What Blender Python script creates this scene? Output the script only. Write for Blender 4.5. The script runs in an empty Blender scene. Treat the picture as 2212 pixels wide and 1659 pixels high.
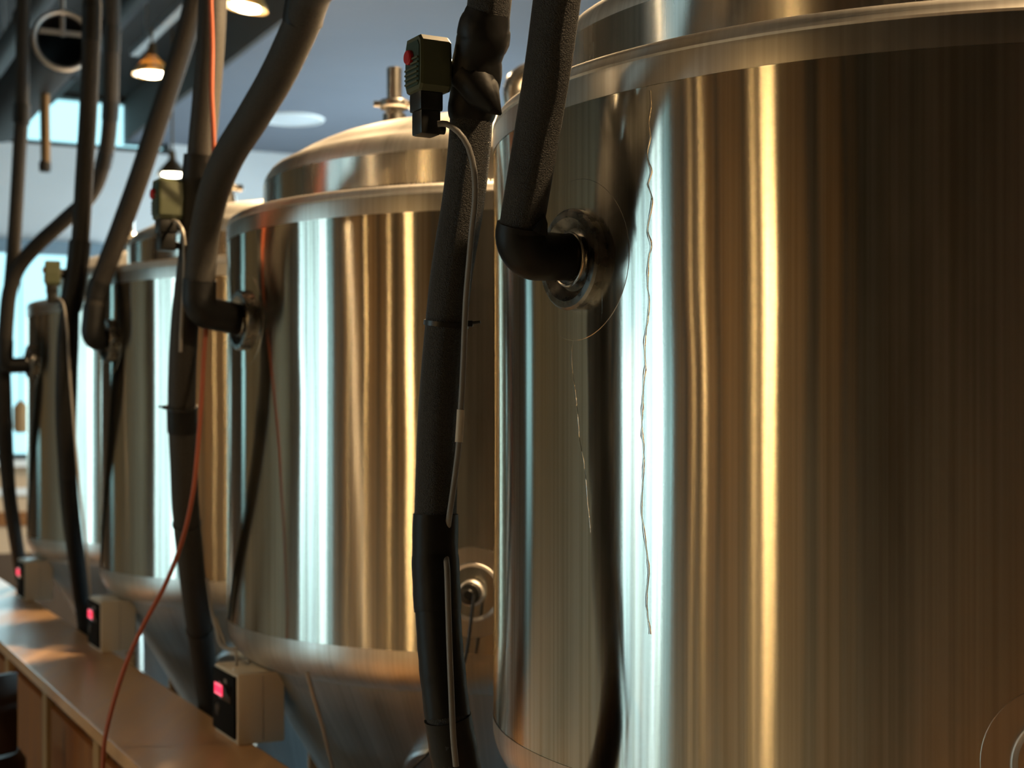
import bpy, bmesh, math, random
from mathutils import Vector, Matrix
random.seed(7)
SC = bpy.context.scene
COL = SC.collection
# ------------------------------------------------------------------ camera, sky, big lights, exposure
F, CX, HY, EYE = 3275.0, 1106.0, 910.0, 1.72        # focal length in pixels of a 2212 x 1659 frame, horizon row, eye height
cd = bpy.data.cameras.new('camera'); cam = bpy.data.objects.new('camera', cd); COL.objects.link(cam)
cam.location = (0, 0, EYE); cam.rotation_euler = (math.pi / 2, 0, 0)
cd.sensor_width = 36; cd.lens = F / 2212 * 36; cd.shift_y = (HY - 829.5) / 2212
cd.clip_start = 0.05; cd.clip_end = 200
cd.dof.use_dof = True; cd.dof.focus_distance = 1.98; cd.dof.aperture_fstop = 5.2
SC.camera = cam
SC.view_settings.view_transform = 'Standard'; SC.view_settings.look = 'None'
SC.view_settings.gamma = 1; SC.view_settings.use_curve_mapping = False
SC.view_settings.exposure = -0.12
w = bpy.data.worlds.new('world'); SC.world = w; w.use_nodes = True
w.node_tree.nodes['Background'].inputs[0].default_value = (0.50, 0.90, 1.0, 1)
w.node_tree.nodes['Background'].inputs[1].default_value = 1.9
# rows: s runs along the row of tanks, t across it (to the right)
U = Vector((-0.44464, 0.89571, 0)).normalized(); V = Vector((U.y, -U.x, 0))
ROT = math.atan2(V.y, V.x)
def row(s, t, z=0.0): return U * s + V * t + Vector((0, 0, z))
def pt(px, py, Z): return Vector(((px - CX) / F * Z, Z, EYE - (py - HY) / F * Z))
TCEIL, SOFFIT = 2.43 + EYE, 2.11 + EYE
S0, S1, T0, T1 = -5.0, 11.5, -12.0, 5.2

def area(name, loc, size, size_y, power, color, direction):
    l = bpy.data.lights.new(name, 'AREA'); l.shape = 'RECTANGLE'; l.size = size; l.size_y = size_y
    l.energy = power; l.color = color
    o = bpy.data.objects.new(name, l); COL.objects.link(o); o.location = loc
    o.rotation_euler = Vector(direction).to_track_quat('-Z', 'Y').to_euler(); return o
# daylight coming in through the big left window and the end wall's windows
area('daylight_left', row(7.05, T0 - 0.12, 1.9), 0.7, 2.9, 68, (0.78, 0.95, 1.0), V)
area('daylight_left', row(8.65, T0 - 0.12, 1.9), 2.2, 2.9, 80, (0.70, 0.92, 1.0), V)
area('daylight_left', row(10.05, T0 - 0.12, 1.9), 0.5, 2.9, 30, (0.70, 0.93, 1.0), V)
area('daylight_end', row(S1 + 0.22, 1.4, 2.2), 1.7, 1.5, 22, (0.72, 0.93, 1.0), -U)
area('added_light_right', row(4.7, T1 + 0.10, 1.25), 3.2, 2.2, 150, (0.66, 0.88, 1.0), -V)  # added low light that throws blue on the floor and cones
area('added_light_right', row(9.3, T1 + 0.10, 2.3), 3.2, 2.2, 270, (0.82, 0.92, 1.0), -V)  # added light that brightens the end wall and soffit

# ------------------------------------------------------------------ materials
def mat(name, color=(.5, .5, .5), rough=.5, metal=0.0, **kw):
    m = bpy.data.materials.new(name); m.use_nodes = True
    b = m.node_tree.nodes['Principled BSDF']
    b.inputs['Base Color'].default_value = (*color, 1); b.inputs['Roughness'].default_value = rough
    b.inputs['Metallic'].default_value = metal
    for k, v in kw.items():
        b.inputs[k.replace('_', ' ')].default_value = v
    return m
def N(m, typ, **kw):
    n = m.node_tree.nodes.new(typ)
    for k, v in kw.items(): setattr(n, k, v)
    return n
def L(m, a, b): m.node_tree.links.new(a, b)
def bsdf(m): return m.node_tree.nodes['Principled BSDF']
def add_noise(m, scale, c1, c2, rough=None, bump=None, vec=None, detail=4, coords='Object', stretch=None, lo=.3, hi=.7):
    tc = N(m, 'ShaderNodeTexCoord'); src = vec or tc.outputs[coords]
    if stretch:
        mp = N(m, 'ShaderNodeMapping'); mp.inputs['Scale'].default_value = stretch; L(m, src, mp.inputs[0]); src = mp.outputs[0]
    n = N(m, 'ShaderNodeTexNoise'); n.inputs['Scale'].default_value = scale; n.inputs['Detail'].default_value = detail
    L(m, src, n.inputs['Vector'])
    if c1:
        r = N(m, 'ShaderNodeValToRGB'); r.color_ramp.elements[0].color = (*c1, 1); r.color_ramp.elements[1].color = (*c2, 1)
        r.color_ramp.elements[0].position = lo; r.color_ramp.elements[1].position = hi
        L(m, n.outputs['Fac'], r.inputs[0]); L(m, r.outputs[0], bsdf(m).inputs['Base Color'])
    if rough:
        mr = N(m, 'ShaderNodeMapRange'); mr.inputs[1].default_value = .3; mr.inputs[2].default_value = .7
        mr.inputs[3].default_value = rough[0]; mr.inputs[4].default_value = rough[1]
        L(m, n.outputs['Fac'], mr.inputs[0]); L(m, mr.outputs[0], bsdf(m).inputs['Roughness'])
    if bump:
        bn = N(m, 'ShaderNodeBump'); bn.inputs['Strength'].default_value = bump[0]; bn.inputs['Distance'].default_value = bump[1]
        L(m, n.outputs['Fac'], bn.inputs['Height']); L(m, bn.outputs[0], bsdf(m).inputs['Normal'])
    return n

def steel(name, rough, aniso, c1, c2, wave, streak=True, rvar=.05, brushed=False):
    """stainless sheet polished round the tank: reflections smear up and down, faint vertical runs and a gentle waviness"""
    m = mat(name, c1, rough, 1.0); b = bsdf(m)
    tg = N(m, 'ShaderNodeTangent', direction_type='RADIAL', axis='Z'); L(m, tg.outputs[0], b.inputs['Tangent'])
    b.inputs['Anisotropic'].default_value = aniso; b.inputs['Anisotropic Rotation'].default_value = 0.25
    tc = N(m, 'ShaderNodeTexCoord'); sp = N(m, 'ShaderNodeSeparateXYZ'); L(m, tc.outputs['Object'], sp.inputs[0])
    at = N(m, 'ShaderNodeMath', operation='ARCTAN2'); L(m, sp.outputs['Y'], at.inputs[0]); L(m, sp.outputs['X'], at.inputs[1])
    cb = N(m, 'ShaderNodeCombineXYZ'); L(m, at.outputs[0], cb.inputs['X']); L(m, sp.outputs['Z'], cb.inputs['Y'])
    def stretched(sx, sy, detail, off):
        mp = N(m, 'ShaderNodeMapping'); mp.inputs['Scale'].default_value = (sx, sy, 1); mp.inputs['Location'].default_value = (off, off, off)
        L(m, cb.outputs[0], mp.inputs[0])
        n = N(m, 'ShaderNodeTexNoise'); n.inputs['Scale'].default_value = 1; n.inputs['Detail'].default_value = detail
        L(m, mp.outputs[0], n.inputs['Vector']); return n
    n1 = stretched(85, .5, 6, 3.1)
    r = N(m, 'ShaderNodeValToRGB'); r.color_ramp.elements[0].color = (*c1, 1); r.color_ramp.elements[1].color = (*c2, 1)
    r.color_ramp.elements[0].position = .34; r.color_ramp.elements[1].position = .62
    L(m, n1.outputs['Fac'], r.inputs[0]); L(m, r.outputs[0], b.inputs['Base Color'])
    n2 = stretched(14, 1.6, 6, 9.0)
    mr = N(m, 'ShaderNodeMapRange'); mr.inputs[1].default_value = .35; mr.inputs[2].default_value = .7
    mr.inputs[3].default_value = rough - rvar; mr.inputs[4].default_value = rough + rvar
    L(m, n2.outputs['Fac'], mr.inputs[0]); L(m, mr.outputs[0], b.inputs['Roughness'])
    n3 = stretched(2.6, 2.2, 1, 1.7)
    bn = N(m, 'ShaderNodeBump'); bn.inputs['Strength'].default_value = 1; bn.inputs['Distance'].default_value = wave
    L(m, n3.outputs['Fac'], bn.inputs['Height'])
    n4 = stretched(160, 900, 2, 5.0)
    bn2 = N(m, 'ShaderNodeBump'); bn2.inputs['Strength'].default_value = .25; bn2.inputs['Distance'].default_value = .00006
    L(m, n4.outputs['Fac'], bn2.inputs['Height']); L(m, bn.outputs[0], bn2.inputs['Normal']); L(m, bn2.outputs[0], b.inputs['Normal'])
    if brushed:
        gb = N(m, 'ShaderNodeBsdfAnisotropic'); gb.inputs['Anisotropy'].default_value = aniso; gb.inputs['Rotation'].default_value = 0
        L(m, r.outputs[0], gb.inputs['Color']); L(m, mr.outputs[0], gb.inputs['Roughness']); L(m, bn2.outputs[0], gb.inputs['Normal']); L(m, tg.outputs[0], gb.inputs['Tangent'])
        L(m, gb.outputs[0], m.node_tree.nodes['Material Output'].inputs[0])
    return m
M = {}
M['shell'] = steel('polished_steel', .17, .80, (.55, .52, .44), (.74, .71, .64), .0016, rvar=.03, brushed=True)
M['band'] = steel('brushed_band_steel', .40, .75, (.62, .58, .52), (.72, .69, .64), .0012)
M['ledge'] = steel('satin_steel', .55, .3, (.66, .62, .57), (.72, .69, .64), .001)
M['dome'] = steel('dome_steel', .52, .35, (.60, .57, .52), (.72, .69, .64), .0015)
M['wallsteel'] = steel('half_polished_steel', .26, .6, (.60, .57, .51), (.72, .69, .64), .0012, brushed=True)
M['cone'] = steel('cone_steel', .48, .3, (.44, .50, .54), (.54, .60, .64), .003)  # blue tint in the steel stands in for reflected daylight
M['metal'] = mat('stainless_fitting', (.66, .63, .58), .22, 1.0)
M['dullmetal'] = mat('dull_zinc', (.45, .45, .45), .45, 1.0)
M['foam'] = mat('black_foam_rubber', (.020, .020, .019), .58)
add_noise(M['foam'], 620, (.010, .010, .010), (.045, .045, .044), bump=(1, .0034), detail=2)
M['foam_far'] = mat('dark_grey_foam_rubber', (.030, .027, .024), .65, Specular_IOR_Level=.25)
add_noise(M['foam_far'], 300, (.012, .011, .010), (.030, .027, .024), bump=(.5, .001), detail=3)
M['foam_mid'] = mat('sheen_lightened_foam_rubber', (.035, .031, .027), .6, Specular_IOR_Level=.35)  # same foam in a paler tone, standing in for lamp sheen
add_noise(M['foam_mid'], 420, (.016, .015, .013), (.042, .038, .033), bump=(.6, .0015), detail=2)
M['tape'] = mat('black_rubber_tape', (.007, .007, .007), .5, Specular_IOR_Level=.28)
add_noise(M['tape'], 40, None, None, bump=(.3, .004), detail=2)
M['blackplastic'] = mat('black_plastic', (.012, .012, .011), .38)
M['olive'] = mat('olive_green_plastic', (.085, .098, .052), .48)
M['green'] = mat('dark_green_label', (.018, .050, .034), .45)
M['red'] = mat('red_plastic', (.55, .02, .03), .4)
M['greycable'] = mat('grey_cable', (.22, .215, .21), .45)
M['greycable2'] = mat('pale_grey_cable', (.30, .28, .25), .5)
M['whitetag'] = mat('white_sleeve', (.62, .58, .5), .55)
M['ochre'] = mat('orange_cable', (.36, .080, .032), .5)
M['darkcable'] = mat('black_cable', (.015, .015, .015), .45)
M['beige'] = mat('beige_plastic', (.64, .57, .45), .4)
M['panel'] = mat('black_faceplate', (.010, .010, .009), .75, Specular_IOR_Level=.08)
M['print'] = mat('grey_print', (.22, .19, .17), .6)
M['glasscover'] = mat('dark_display_window', (.004, .004, .004), .12)
M['display'] = mat('red_display', (.3, .01, .03), .4, Emission_Color=(1, .035, .10, 1), Emission_Strength=1.6)
M['display2'] = mat('pink_display_segments', (.5, .05, .08), .4, Emission_Color=(1, .16, .22, 1), Emission_Strength=1.5)
def wood(name, c1, c2, rough, coat=0.0, stretch=(26, 1.2, 26)):
    m = mat(name, c1, rough); add_noise(m, 1.0, c1, c2, detail=6, stretch=stretch, bump=(.10, .001), rough=(rough - .06, rough + .08), lo=.25, hi=.75)
    bsdf(m).inputs['Coat Weight'].default_value = coat; bsdf(m).inputs['Coat Roughness'].default_value = .26
    return m
M['ledge_wood'] = wood('varnished_wood', (.44, .25, .11), (.58, .35, .17), .42, .35)
M['wall_wood'] = wood('brown_stained_wood', (.17, .068, .022), (.28, .12, .040), .6, 0, (14, 14, 1.2)); bsdf(M['wall_wood']).inputs['Specular IOR Level'].default_value = .15
M['trim_wood'] = wood('tan_wood_trim', (.30, .185, .085), (.40, .26, .13), .6, 0, (14, 14, 1.2)); bsdf(M['trim_wood']).inputs['Specular IOR Level'].default_value = .15
M['bar_wood'] = wood('honey_wood_wall', (.34, .185, .070), (.50, .30, .125), .55, 0, (5, 5, .7))
M['dark_wood'] = wood('dark_wood_wall', (.045, .026, .013), (.085, .05, .026), .6, 0, (5, 5, .7))
M['floor'] = mat('sealed_concrete', (.36, .41, .44), .35)
add_noise(M['floor'], 1.2, (.32, .37, .40), (.42, .47, .50), detail=6)
M['wallpaint'] = mat('pale_grey_paint', (.74, .79, .82), .7); add_noise(M['wallpaint'], 2, (.72, .77, .80), (.77, .82, .85), detail=3)
M['soffitpaint'] = mat('slate_blue_grey_paint', (.13, .15, .19), .8); add_noise(M['soffitpaint'], 1.5, (.125, .145, .185), (.14, .16, .20), detail=3)
M['fascia'] = mat('charcoal_paint', (.06, .058, .056), .8)
M['blackceil'] = mat('black_painted_deck', (.016, .016, .017), .85); add_noise(M['blackceil'], 3, (.012, .012, .013), (.022, .022, .023), detail=3)
M['rightwall'] = mat('warm_grey_paint', (.22, .19, .16), .8)
M['frame'] = mat('dark_window_frame', (.028, .034, .036), .5)
M['frame2'] = mat('blue_grey_window_head', (.22, .32, .40), .6)
M['white'] = mat('white_paint', (.75, .78, .78), .5)
M['duct'] = mat('dark_grey_duct', (.03, .031, .033), .55, Specular_IOR_Level=.12)
M['ductdark'] = mat('dark_duct', (.016, .016, .017), .65, Specular_IOR_Level=.12)
M['bell'] = mat('amber_glass_shade', (.75, .48, .14), .35, 0, Transmission_Weight=.45)
M['lampmetal'] = mat('bronze_lamp_metal', (.16, .11, .06), .4, .8)
M['bulb'] = mat('lamp_lens', (1, .9, .7), .4, Emission_Color=(1, .88, .62, 1), Emission_Strength=22)
M['globe'] = mat('warm_globe', (1, .8, .5), .4, Emission_Color=(1, .58, .17, 1), Emission_Strength=2.6)
M['globe_big'] = mat('bright_warm_globe', (1, .8, .5), .4, Emission_Color=(1, .60, .19, 1), Emission_Strength=6.5)
M['stoolpad'] = mat('dark_brown_leather', (.018, .009, .005), .45)
M['terrace'] = mat('tan_render', (.55, .40, .26), .8); M['terracecap'] = mat('white_coping', (.85, .85, .83), .6)
M['ground'] = mat('pale_paving', (.45, .43, .40), .9)
M['speaker'] = mat('pale_grille', (.55, .60, .64), .6)
g = bpy.data.materials.new('window_glass'); g.use_nodes = True; M['glass'] = g
nt = g.node_tree; nt.nodes.remove(nt.nodes['Principled BSDF'])
tr = nt.nodes.new('ShaderNodeBsdfTransparent'); tr.inputs[0].default_value = (.93, .97, .97, 1)
gl = nt.nodes.new('ShaderNodeBsdfGlossy'); gl.inputs['Roughness'].default_value = .02
fr = nt.nodes.new('ShaderNodeFresnel'); fr.inputs[0].default_value = 1.2
mx = nt.nodes.new('ShaderNodeMixShader'); nt.links.new(fr.outputs[0], mx.inputs[0]); nt.links.new(tr.outputs[0], mx.inputs[1]); nt.links.new(gl.outputs[0], mx.inputs[2])
nt.links.new(mx.outputs[0], nt.nodes['Material Output'].inputs[0])

# ------------------------------------------------------------------ mesh helpers
class MB:
    def __init__(self): self.v = []; self.f = []
    def add(self, vs, fs):
        o = len(self.v); self.v += [Vector(x) for x in vs]; self.f += [[i + o for i in f] for f in fs]
    def box(self, c, size, rot=None, bev=0.0):
        bm = bmesh.new(); bmesh.ops.create_cube(bm, size=1)
        for v in bm.verts: v.co = Vector((v.co.x * size[0], v.co.y * size[1], v.co.z * size[2]))
        if bev: bmesh.ops.bevel(bm, geom=bm.edges[:], offset=bev, segments=2, affect='EDGES', profile=.6)
        R = rot if rot is not None else Matrix.Identity(3)
        bm.verts.index_update()
        self.add([R @ v.co + Vector(c) for v in bm.verts], [[v.index for v in f.verts] for f in bm.faces]); bm.free(); return self
    def tube(self, pts, rad, seg=20, cap=True, jitter=0.0, squash=None):
        n = len(pts); pts = [Vector(p) for p in pts]
        if not hasattr(rad, '__len__'): rad = [rad] * n
        ring = []; nrm = None; vs = []
        for i, p in enumerate(pts):
            t = (pts[min(i + 1, n - 1)] - pts[max(i - 1, 0)]).normalized()
            if nrm is None:
                nrm = t.orthogonal().normalized()
            nrm = (nrm - t * nrm.dot(t)).normalized(); b = t.cross(nrm)
            for k in range(seg):
                a = 2 * math.pi * k / seg
                r = rad[i] * (1 + (random.uniform(-jitter, jitter) if jitter else 0))
                vs.append(p + (nrm * math.cos(a) + b * math.sin(a)) * r)
        fs = [[i * seg + k, i * seg + (k + 1) % seg, (i + 1) * seg + (k + 1) % seg, (i + 1) * seg + k] for i in range(n - 1) for k in range(seg)]
        if cap: fs += [list(range(seg))[::-1], [(n - 1) * seg + k for k in range(seg)]]
        self.add(vs, fs); return self
    def lathe(self, prof, seg=48, M4=None, close=False, a0=0, a1=2 * math.pi):
        full = abs(a1 - a0 - 2 * math.pi) < 1e-6; cols = seg if full else seg + 1; vs = []; fs = []
        for r, z in prof:
            for k in range(cols):
                a = a0 + (a1 - a0) * k / seg; vs.append(Vector((r * math.cos(a), r * math.sin(a), z)))
        for i in range(len(prof) - 1):
            for k in range(seg):
                k2 = (k + 1) % cols
                fs.append([i * cols + k, i * cols + k2, (i + 1) * cols + k2, (i + 1) * cols + k])
        if M4 is not None: vs = [M4 @ v for v in vs]
        self.add(vs, fs); return self
    def build(self, name, m, parent=None, smooth=True, angle=35, origin=None):
        me = bpy.data.meshes.new(name); o0 = Vector(origin) if origin is not None else Vector()
        me.from_pydata([v - o0 for v in self.v], [], self.f)
        bm = bmesh.new(); bm.from_mesh(me); bmesh.ops.remove_doubles(bm, verts=bm.verts, dist=1e-6)
        bmesh.ops.recalc_face_normals(bm, faces=bm.faces); bm.to_mesh(me); bm.free()
        me.materials.append(M[m] if isinstance(m, str) else m)
        if smooth:
            me.polygons.foreach_set('use_smooth', [True] * len(me.polygons)); me.set_sharp_from_angle(angle=math.radians(angle))
        ob = bpy.data.objects.new(name, me); COL.objects.link(ob)
        if origin is not None: ob.location = o0
        if parent is not None:
            ob.parent = parent
            if origin is None and parent.get('world_built'): ob.location = -parent.location
        return ob
def thing(name, label, cat, loc=(0, 0, 0), group=None, world_built=True):
    o = bpy.data.objects.new(name, None); COL.objects.link(o); o.location = loc; o.empty_display_size = .05
    o['label'] = label; o['category'] = cat
    if group: o['group'] = group
    if world_built: o['world_built'] = 1
    return o
def tag(o, label, cat, group=None):
    o['label'] = label; o['category'] = cat
    if group: o['group'] = group
    return o
def struct(o): o['kind'] = 'structure'; return o
def sub(name, mb, m, part, **kw):            # a sub-part, built in the same coordinates as its part
    o = mb.build(name, m, None, **kw); o.parent = part; return o
def spline(pts, step=.012):
    P = [Vector(p) for p in pts]; P = [P[0] * 2 - P[1]] + P + [P[-1] * 2 - P[-2]]; out = []
    for i in range(1, len(P) - 2):
        p0, p1, p2, p3 = P[i - 1:i + 3]; n = max(2, int((p2 - p1).length / step))
        for k in range(n):
            t = k / n
            out.append(.5 * ((2 * p1) + (p2 - p0) * t + (2 * p0 - 5 * p1 + 4 * p2 - p3) * t * t + (3 * p1 - p0 - 3 * p2 + p3) * t ** 3))
    out.append(P[-2]); return out
def along(path, k): return path[max(0, min(len(path) - 1, k))]
def fillet(a, b, c, r, n=8):
    u = (a - b).normalized(); v = (c - b).normalized(); ang = u.angle(v); d = r / math.tan(ang / 2)
    p, q = b + u * d, b + v * d; cen = b + (u + v).normalized() * (r / math.sin(ang / 2)); out = []
    for i in range(n + 1):
        x = (p - cen).normalized().slerp((q - cen).normalized(), i / n) if True else None
        out.append(cen + x * r)
    return out
def axis_matrix(o, z, up=Vector((0, 0, 1))):
    z = Vector(z).normalized(); x = up.cross(z)
    if x.length < 1e-4: x = Vector((1, 0, 0))
    x.normalize(); y = z.cross(x)
    return Matrix(((x.x, y.x, z.x, o[0]), (x.y, y.y, z.y, o[1]), (x.z, y.z, z.z, o[2]), (0, 0, 0, 1)))
RR = Matrix.Rotation(ROT, 3, 'Z')            # row-aligned boxes: local x = t, y = s

# ------------------------------------------------------------------ room
def rbox(name, s0, s1, t0, t1, z0, z1, m, parent=None, bev=0):
    mb = MB(); c = row((s0 + s1) / 2, (t0 + t1) / 2, (z0 + z1) / 2)
    mb.box((0, 0, 0), (t1 - t0, s1 - s0, z1 - z0), RR, bev)
    o = mb.build(name, m, None, smooth=False); o.location = c
    if parent is not None: o.parent = parent; o.location = c - parent.location
    return o
floor = struct(rbox('floor', S0, S1, T0, T1, -.12, 0, 'floor'))
ceiling = struct(rbox('ceiling', S0, S1 + .2, T0, 2.49, TCEIL, TCEIL + .15, 'blackceil'))
sof = struct(rbox('ceiling_soffit', S0, S1 + .2, 2.49, T1, SOFFIT, SOFFIT + .47, 'soffitpaint'))
fas = struct(rbox('trim_1', S0, S1 - .01, 2.462, 2.488, SOFFIT + .002, TCEIL - .002, 'fascia'))
wr = bpy.data.objects.new('wall_right', None); COL.objects.link(wr); wr.location = row(3, T1, 0); struct(wr)
for a, b, c, d in ((S0, 3.1, 0, SOFFIT), (6.3, 7.7, 0, SOFFIT), (3.1, 6.3, 0, .15), (3.1, 6.3, 2.4, SOFFIT), (10.9, S1, 0, SOFFIT), (7.7, 10.9, 0, 1.2), (7.7, 10.9, 3.4, SOFFIT)):
    rbox('wall_panel', a, b, T1, T1 + .15, c, d, 'rightwall', wr)
struct(rbox('wall_back', S0 - .15, S0, T0, T1, 0, TCEIL, 'dark_wood'))
# end wall, built round a clerestory strip and a big lower window
E0, E1 = S1, S1 + .2
WT0, WT1, WB, WTOP = .50, 2.30, EYE - .30, EYE + 1.33
CT0, CT1, CB = .50, 2.80, EYE + 2.03
we = bpy.data.objects.new('wall_end', None); COL.objects.link(we); we.location = row(E0, -2, 0); struct(we)
rbox('wall_panel', E0, E1, WT0, T1, WTOP, CB, 'wallpaint', we)
rbox('wall_panel', E0, E1, WT1, T1, 1.45, WTOP, 'wallpaint', we); rbox('wainscot', E0, E1, WT1, T1, 0, 1.45, 'dark_wood', we)
rbox('wall_panel', E0, E1, CT1, T1, CB, TCEIL, 'wallpaint', we)
rbox('wainscot', E0, E1, WT0, WT1, 0, .76, 'dark_wood', we); rbox('wall_panel', E0, E1, WT0, WT1, .76, WB, 'terrace', we)
rbox('rail', E0 - .03, E0, WT0, WT1, 1.18, 1.235, 'white', we); rbox('rail', E0 - .02, E0, WT0, WT1, .96, 1.06, 'wall_wood', we)
rbox('wood_panel', E0, E1, T0, -2.45, 0, TCEIL, 'bar_wood', we); rbox('wood_panel', E0, E1, -1.75, WT0, 0, TCEIL, 'dark_wood', we)
rbox('wood_panel', E0, E1, -2.45, -1.75, 0, WB, 'dark_wood', we); rbox('wood_panel', E0, E1, -2.45, -1.75, WTOP, TCEIL, 'dark_wood', we)
def window(name, s, t0, t1, z0, z1, divs, rows=(), fw=.06):
    e = bpy.data.objects.new(name, None); COL.objects.link(e); e.location = row(s, (t0 + t1) / 2, z0); struct(e)
    for (a, b, c, d) in ((t0, t1, z0, z0 + fw), (t0, t1, z1 - fw, z1), (t0, t0 + fw, z0 + fw, z1 - fw), (t1 - fw, t1, z0 + fw, z1 - fw)):
        rbox('window_frame', s + .02, s + .12, a, b, c, d, 'frame', e)
    ts = [t0 + (t1 - t0) * i / divs for i in range(divs + 1)]
    for x in ts[1:-1]: rbox('mullion', s + .03, s + .11, x - fw / 2, x + fw / 2, z0 + fw, z1 - fw, 'frame', e)
    for a, b in zip(ts[:-1], ts[1:]): rbox('pane', s + .06, s + .066, a + fw / 2, b - fw / 2, z0 + fw, z1 - fw, 'glass', e)
    return e
window('window_1', E0, WT0, WT1, WB, WTOP, 2)
window('window_5', E0, -2.45, -1.75, WB, WTOP, 1)
window('window_2', E0, CT0, CT1, CB, TCEIL, 2, fw=.035)
struct(rbox('trim_2', E0 - .06, E0 - .001, WT0, WT1 + .02, WTOP - .11, WTOP - .005, 'frame2'))     # blue-grey blind box over the window
struct(rbox('trim_3', E0 - .10, E0 - .001, WT0, WT1 + .02, WB - .03, WB + .02, 'white'))            # sill
# left wall with the big far window
wl = bpy.data.objects.new('wall_left', None); COL.objects.link(wl); wl.location = row(3, T0, 0); struct(wl)
LS0, LS1, LZ0, LZ1 = 5.9, 10.3, .45, 3.4
def lbox(name, s0, s1, z0, z1, m): return rbox(name, s0, s1, T0 - .2, T0, z0, z1, m, wl)
lbox('wall_panel', S0, LS0, 0, TCEIL, 'bar_wood'); lbox('wall_panel', LS1, S1, 0, TCEIL, 'bar_wood')
lbox('wall_panel', LS0, LS1, 0, LZ0, 'bar_wood'); lbox('wall_panel', LS0, LS1, LZ1, TCEIL, 'bar_wood')
wn = bpy.data.objects.new('window_3', None); COL.objects.link(wn); wn.location = row((LS0 + LS1) / 2, T0 - .1, LZ0); struct(wn)
for i in range(5):
    x = LS0 + (LS1 - LS0) * i / 4; rbox('mullion', x - .05, x + .05, T0 - .1, T0 - .02, LZ0, LZ1, 'frame', wn)
for z in (LZ0, 2.5, LZ1 - .08): rbox('window_frame', LS0, LS1, T0 - .1, T0 - .02, z, z + .08, 'frame', wn)
for i in range(4):
    a = LS0 + (LS1 - LS0) * i / 4
    rbox('pane', a + .06, a + 1.04, T0 - .065, T0 - .06, LZ0 + .08, LZ1 - .08, 'glass', wn)
wn = bpy.data.objects.new('added_window_4', None); COL.objects.link(wn); wn.location = row(9.3, T1, 1.2); struct(wn)  # opening added in the right wall to brighten the end wall
for i in range(3):
    x = 7.75 + 1.55 * i; rbox('mullion', x - .04, x + .04, T1 + .01, T1 + .08, 1.2, 3.4, 'frame', wn)
for z in (1.2, 3.33): rbox('window_frame', 7.7, 10.9, T1 + .01, T1 + .08, z, z + .07, 'frame', wn)
for i in range(2): rbox('pane', 7.8 + 1.55 * i, 9.25 + 1.55 * i, T1 + .04, T1 + .045, 1.27, 3.33, 'glass', wn)
wn = bpy.data.objects.new('added_window_6', None); COL.objects.link(wn); wn.location = row(4.7, T1, .15); struct(wn)  # added opening that lets blue light in under the tanks
for i in range(3):
    x = 3.14 + 1.56 * i; rbox('mullion', x - .04, x + .04, T1 + .01, T1 + .08, .15, 2.4, 'frame', wn)
for z in (.15, 2.33): rbox('window_frame', 3.1, 6.3, T1 + .01, T1 + .08, z, z + .07, 'frame', wn)
for i in range(2): rbox('pane', 3.18 + 1.56 * i, 4.66 + 1.56 * i, T1 + .04, T1 + .045, .22, 2.33, 'glass', wn)
# outside the end window: ground and a stepped terrace
og = struct(rbox('ground', S1 + .25, S1 + 40, -30, 30, -.2, -.02, 'ground'))
ter = thing('garden_terrace', 'tan stepped terrace walls with white coping outside the end window', 'terrace', row(S1 + 3, 0, 0))
for k, (zz, ss) in enumerate(((.62, 1.6), (1.05, 2.4), (1.36, 3.2))):
    rbox('terrace_wall', S1 + ss, S1 + ss + .7, -6, 5, -.02, zz, 'terrace', ter)
    rbox('coping', S1 + ss - .04, S1 + ss + .74, -6, 5, zz, zz + .05, 'terracecap', ter)
lan = thing('hanging_lantern', 'small brown lantern hanging in the end window beside the farthest tank', 'lantern', pt(45, 905, 10.9))
mb = MB(); mb.lathe([(0, .13), (.02, .13), (.055, .08), (.055, -.07), (.035, -.10), (0, -.10)], 12); mb.build('lantern_body', 'trim_wood', lan, origin=None); bpy.data.objects['lantern_body'].location = (0, 0, 0)
mb = MB().tube([(0, 0, .13), (0, 0, WTOP - .1 - lan.location.z)], .006, 6); o = mb.build('cord', 'darkcable', lan); o.location = (0, 0, 0)

# ------------------------------------------------------------------ knee wall with its wooden ledge
LZ = EYE - .75
kw = bpy.data.objects.new('wall_low', None); COL.objects.link(kw); kw.location = row(4, .88, 0); struct(kw)
rbox('wall_core', -1.5, 9.4, .80, 1.0, 0, LZ - .045, 'wall_wood', kw)
s = -1.5
while s < 9.3:
    rbox('panel', s + .03, s + .74, .784, .80, .12, LZ - .11, 'wall_wood', kw, .003); s += .78
s = -1.5
while s < 9.4:
    rbox('batten', s - .035, s + .035, .772, .80, .0, LZ - .045, 'trim_wood', kw, .003); s += .78
rbox('kick_board', -1.5, 9.4, .778, .80, 0, .12, 'dark_wood', kw)
lg = rbox('bar_ledge', -1.5, 9.4, .736, 1.0287, LZ - .034, LZ, 'ledge_wood', None, .004)
tag(lg, 'long varnished wooden ledge running beside the steel tanks', 'shelf')
st = thing('bar_stool', 'dark brown padded bar stool in the aisle below the wooden ledge', 'stool', row(4.55, .50, 0), world_built=False)
mb = MB(); mb.lathe([(0, .78), (.17, .78), (.19, .75), (.19, .71), (.17, .69), (0, .69)], 28); mb.build('seat', 'stoolpad', st)
mb = MB()
for k in range(15):
    a = math.radians(200 + 140 * k / 14)
    mb.add([(r * math.cos(a), r * math.sin(a), z) for r in (.185, .21) for z in (.80, 1.02)], [])
mb.f = []
for k in range(14):
    b, c = k * 4, (k + 1) * 4
    mb.f += [[b, b + 1, c + 1, c], [b + 2, c + 2, c + 3, b + 3], [b + 1, b + 3, c + 3, c + 1], [b, c, c + 2, b + 2]]
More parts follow.
